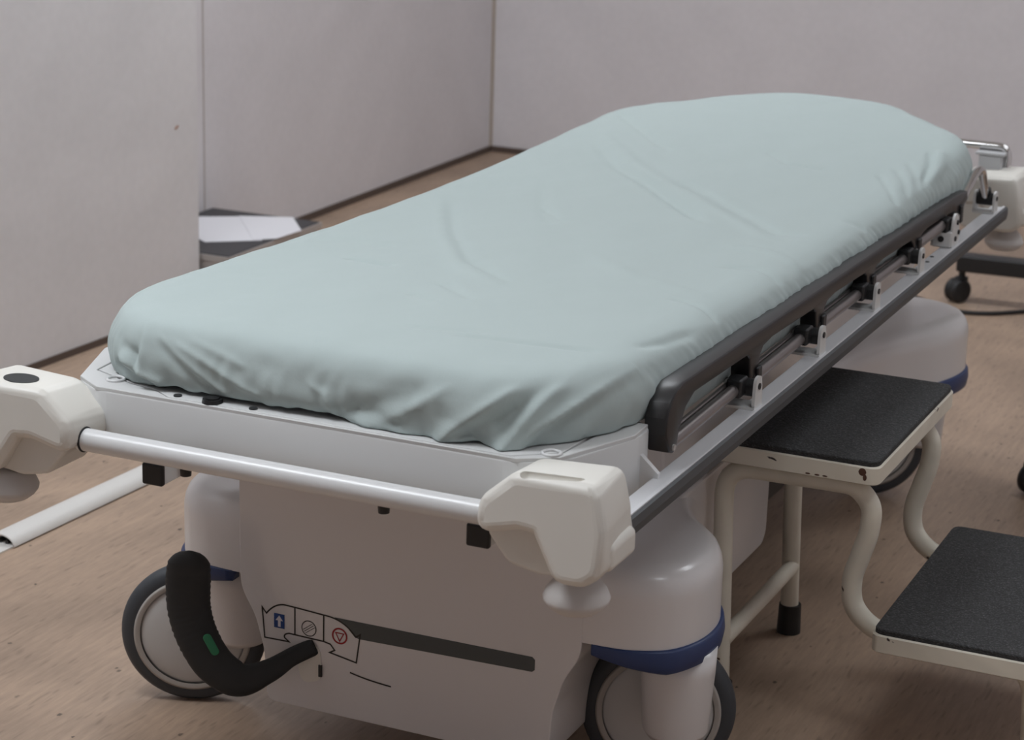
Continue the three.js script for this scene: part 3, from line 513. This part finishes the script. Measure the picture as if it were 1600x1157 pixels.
  const P = g.attributes.position, Q = g.attributes.normal; let sgn = 1; { const k = (prof.length + 30) * n + 10; sgn = Q.getY(k) > 0 ? 1 : -1; }
  const ss = (e0, e1, v) => { const t = Math.max(0, Math.min(1, (v - e0) / (e1 - e0))); return t * t * (3 - 2 * t); };
  for (let k = 0; k < P.count; k++) {
    let x = P.getX(k), y = P.getY(k), z = P.getZ(k), r = Math.floor(k / n); const nx = Q.getX(k) * sgn, ny = Q.getY(k) * sgn, nz = Q.getZ(k) * sgn; let d = 0;
    const isTop = ss(0.35, 0.8, ny), isFace = ss(0.2, 0.6, nz) * (z > -0.25 ? 1 : 0);
    if (ny > 0.2) for (const [a, w, path] of top) { const [m, t] = dist(x, z, path); if (m < w * 3) d += isTop * 0.85 * a * Math.exp(-((m / w) ** 2)) * Math.min(1, 6 * Math.min(t, 1 - t) + 0.15); }
    if (z > -0.25 && nz > 0.05) for (const [a, w, path] of face) { const [m, t] = dist(x, y, path); if (m < w * 4) d += (0.3 + 0.7 * isFace) * (1 - 0.8 * isTop) * a * Math.exp(-((m / w) ** (a > 0 ? 1.35 : 2))) * Math.min(1, 4 * t + 0.05); }
    d += 0.0016 * noise(x * 7, y * 9, z * 5) + 0.0007 * noise(x * 22, y * 26, z * 17) * (1 - 0.5 * isTop);
    const side = 1 - isTop; // gathers on the sides
    d += side * 0.0022 * noise(x * 38 + z * 38, y * 10, 3) * ss(0.145, 0.07, y);
    x += nx * d; y += ny * d; z += nz * d;
    // the loose hem
    if (r < 12) {
      const hem = noise(x * 6, z * 6, 11) * 0.0035 + noise(x * 22, z * 22, 17) * 0.0025, f = 1 - r / 12;
      const loose = Math.exp(-(((x - 0.24) / 0.10) ** 2)) * (z > -0.16 ? 1 : 0);
      if (z > -0.15) { y += f * (hem * 0.8 + 0.0075 * ss(-0.25, -0.19, x) * ss(0.12, -0.02, x)); z += loose * f * (0.012 + 0.010 * Math.sin(x * 95 + 1.2)); x += loose * f * 0.004; y += loose * f * 0.003 * Math.sin(x * 95 - 0.5); }
      const hang = ss(-0.27, -0.33, z) * ss(-2.0, -1.92, z) * (Math.abs(x) > 0.3 ? 1 : 0); y = Math.max(y, 0.0578) - hang * f * 0.034; x += hang * f * 0.006 * Math.sign(x);
    }
    P.setXYZ(k, x, y, z);
  }
  g.computeVertexNormals();
  tag(mesh('fitted_sheet', up(g), M.sheet), 'pale mint green fitted sheet, creased, stretched over the stretcher mattress', 'bed sheet');
}

// ---------------------------------------------------------------- two-step stool
{
  const t = thing('step_stool', 'two-step cream metal stool with black rubber treads beside the stretcher', 'step stool');
  const tray = (x0, x1, z0, z1, y) => {
    const o = roundPoly([[x0, z0], [x1, z0], [x1, z1], [x0, z1]], 0.018, 5), a = mesh('step_tray', planeUV(up(loft(o, [[-0.003, y - 0.036], [0, y - 0.034], [0, y - 0.010], [-0.002, y - 0.008]])), (x, yy, z) => [z * 1.3 + x, yy * 2 + x * 0.6]), M.cream, t);
    mesh('tread', planeUV(up(loft(roundPoly([[x0 + 0.003, z0 + 0.003], [x1 - 0.003, z0 + 0.003], [x1 - 0.003, z1 - 0.003], [x0 + 0.003, z1 - 0.003]], 0.018, 5), [[0, y - 0.008], [0, y - 0.0015], [-0.0015, y]])), (px, py, pz) => [px + py * 2, pz + py * 3]), M.mat, a);
    return a;
  };
  const hi = tray(0.298, 0.553, -1.205, -0.752, -0.12), lo = tray(0.572, 0.835, -1.185, -0.698, -0.35);
  mesh('rust_spot', up(new THREE.IcosahedronGeometry(1, 1).scale(0.006, 0.006, 0.0008).translate(0.529, -0.136, -0.752)), M.rust, hi);
  mesh('rust_spot', up(new THREE.IcosahedronGeometry(1, 1).scale(0.003, 0.005, 0.0008).translate(0.533, -0.144, -0.752)), M.rust, hi);
  for (const x of [0.448, 0.462, 0.474]) mesh('rust_spot', up(new THREE.IcosahedronGeometry(1, 1).scale(0.004, 0.0012, 0.0008).translate(x, -0.1515, -0.752)), M.rust, hi);
  for (const z of [-0.785, -1.135]) {
    const f = -BED + 0.012;
    const g = bentTube([[0.322, f, z], [0.310, -0.171, z], [0.50, -0.169, z]], 0.0148, 60, 16, 0.05);
    const s = smoothTube([[0.42, -0.169, z], [0.475, -0.169, z], [0.512, -0.172, z], [0.536, -0.197, z], [0.537, -0.235, z], [0.527, -0.275, z], [0.517, -0.315, z], [0.522, -0.355, z], [0.552, -0.384, z], [0.60, -0.393, z], [0.66, -0.394, z]], 0.0152, 80, 16);
    const l = bentTube([[0.62, -0.394, z], [0.790, -0.396, z], [0.800, f, z]], 0.0148, 50, 16, 0.05);
    const tubeUV = (q) => planeUV(q, (x, y, zz) => [x * 1.7 + zz, y * 1.7 + x * 0.3]);
    mesh('leg_tube', up(tubeUV(strip([g, s, l]))), M.cream, t);
    for (const x of [0.322, 0.800]) mesh('rubber_foot', up(new THREE.CylinderGeometry(0.0185, 0.0200, 0.05, 24).translate(x, -BED + 0.025, z)), M.black, t);
  }
  for (const [x, y] of [[0.322, -0.452], [0.797, -0.47]]) mesh('cross_bar', up(planeUV(rod([x, y, -0.785], [x, y, -1.135], 0.0125, 16), (a, b, c) => [c, b * 3 + a])), M.cream, t);
}

// ---------------------------------------------------------------- things on the floor
{ // cable trunking
  const a = V(-1.068, 0, -0.835), b = V(-0.985, 0, -2.6), d = b.clone().sub(a), L = d.length();
  const half = new THREE.Shape(); half.moveTo(-0.032, 0); half.bezierCurveTo(-0.028, 0.014, -0.014, 0.019, 0, 0.019); half.bezierCurveTo(0.014, 0.019, 0.028, 0.014, 0.032, 0); half.lineTo(0.0295, 0); half.bezierCurveTo(0.026, 0.012, 0.013, 0.0165, 0, 0.0165); half.bezierCurveTo(-0.013, 0.0165, -0.026, 0.012, -0.0295, 0); half.closePath();
  const t = thing('cable_trunking', 'white half-round cable trunking lying on the floor near the wall pier', 'cable cover', [a.x, 0, a.z], Math.atan2(d.x, d.z));
  mesh('cover', new THREE.ExtrudeGeometry(half, { depth: L, bevelEnabled: false, curveSegments: 14 }).translate(0, 0.003, 0), M.trunk, t);
  mesh('base_strip', box(-0.027, 0.027, 0, 0.003, -0.32, L), M.trunk, t);
  mesh('inner_wire', strip([rod([-0.010, 0.006, 0.004], [-0.010, 0.006, 0.5], 0.004, 10), rod([0.008, 0.0065, 0.004], [0.008, 0.0065, 0.5], 0.0042, 10)]), M.cable, t);
}
{ // low platform against the far wall with papers on it
  const t = thing('platform_scale', 'low dark-topped metal platform against the far left wall', 'platform', [-1.737, 0, -2.665]);
  mesh('body', box(-0.165, 0.165, 0.02, 0.128, -0.23, 0.23, 0.004), M.steel, t);
  mesh('edge_frame', strip([box(-0.172, 0.172, 0.124, 0.139, 0.226, 0.236), box(-0.172, 0.172, 0.124, 0.139, -0.236, -0.226), box(-0.172, -0.163, 0.124, 0.139, -0.226, 0.226), box(0.163, 0.172, 0.124, 0.139, -0.226, 0.226)]), M.steel, t);
  mesh('top_mat', box(-0.168, 0.168, 0.128, 0.142, -0.231, 0.231, 0.003), M.darkTop, t);
  for (const [x, z] of [[-0.14, -0.2], [0.14, -0.2], [-0.14, 0.2], [0.14, 0.2]]) mesh('foot', new THREE.CylinderGeometry(0.014, 0.016, 0.02, 16).translate(x, 0.01, z), M.black, t);
  const paper = (pts, y, label) => { const g = loft(pts, [[0, y], [0, y + 0.0012]]); tag(mesh('paper_sheet', g, M.paper), label, 'paper', 'papers on the low platform'); };
  paper([[-1.872, -2.775], [-1.766, -2.842], [-1.585, -2.622], [-1.700, -2.530], [-1.80, -2.60]], 0.1425, 'white paper sheet lying on the dark platform beside the wall pier');
  paper([[-1.782, -2.832], [-1.650, -2.893], [-1.552, -2.768], [-1.560, -2.652], [-1.605, -2.612]], 0.1440, 'white paper sheet overlapping the other on the dark platform');
}
function smallCaster(parent, x, z, r, h, turn) {
  const c = group('caster', parent); c.position.set(x, 0, z); c.rotation.y = turn;
  for (const s of [-1, 1]) mesh('wheel', new THREE.LatheGeometry([[0, -0.009], [r * 0.8, -0.009], [r, -0.005], [r, 0.005], [r * 0.8, 0.009], [0, 0.009]].map(([a, b]) => new THREE.Vector2(a, b)), 28).rotateX(Math.PI / 2).translate(0, r, s * 0.012), M.black, c);
  mesh('housing', strip([new THREE.CylinderGeometry(r * 0.92, r * 0.92, 0.012, 24, 1, false, 0, Math.PI * 2).rotateX(Math.PI / 2).translate(0, r * 1.08, 0), rod([r * 0.35, r * 1.6, 0], [r * 0.35, h, 0], 0.009, 14), rod([r * 0.35, r * 1.75, 0], [r * 0.35, r * 2.1, 0], 0.017, 18)]), M.rubber, c);
}
{ // wheeled stand beyond the head end; only its base reaches into view
  const t = thing('instrument_stand', 'black wheeled equipment stand base on the floor beyond the stretcher', 'stand', [0.45, 0, -3.5], 0.05);
  mesh('base_bar', box(-0.42, 0.42, 0.088, 0.132, -0.028, 0.028, 0.006), M.black, t);
  mesh('base_bar', box(-0.028, 0.028, 0.088, 0.130, -0.36, 0.36, 0.006), M.black, t);
  mesh('pole', rod([0, 0.13, 0], [0, 1.2, 0], 0.016, 18), M.steel, t);
  mesh('tray', box(-0.2, 0.2, 1.2, 1.22, -0.15, 0.15, 0.006), M.whiteMetal, t);
  for (const [x, z] of [[-0.415, 0.0], [0.39, 0], [0, -0.34], [0, 0.34]]) smallCaster(t, x, z, 0.032, 0.092, 0.9);
}
tag(mesh('power_cable', new THREE.TubeGeometry(new THREE.CatmullRomCurve3([[-0.42, 0.006, -3.75], [-0.2, 0.006, -3.56], [-0.082, 0.006, -3.455], [0.011, 0.006, -3.397], [0.072, 0.006, -3.357], [0.143, 0.006, -3.377], [0.22, 0.006, -3.444], [0.4, 0.006, -3.62], [0.7, 0.006, -3.8]].map((p) => V(...p))), 120, 0.0058, 10), M.cable), 'thin black power cable lying across the floor behind the stretcher', 'cable');
{
  const t = thing('swivel_stool', 'rolling swivel stool whose grey caster shows at the floor past the step stool', 'stool', [0.80, 0, -2.03]);
  mesh('hub', strip([new THREE.CylinderGeometry(0.03, 0.035, 0.06, 24).translate(0, 0.11, 0), rod([0, 0.12, 0], [0, 0.46, 0], 0.014, 18)]), M.steel, t);
  for (let k = 0; k < 5; k++) { const a = Math.PI + k * 2 * Math.PI / 5, x = Math.cos(a) * 0.255, z = Math.sin(a) * 0.255; mesh('arm', rod([0, 0.115, 0], [x * 0.98, 0.098, z * 0.98], 0.013, 14, 0.010), M.steel, t); smallCaster(t, x, z, 0.032, 0.095, a + 0.9); }
  mesh('seat', new THREE.LatheGeometry([[0, 0.46], [0.14, 0.46], [0.16, 0.47], [0.165, 0.49], [0.155, 0.515], [0.12, 0.525], [0, 0.528]].map(([a, b]) => new THREE.Vector2(a, b)), 48), M.rubber, t);
}

renderer.render(scene, camera);
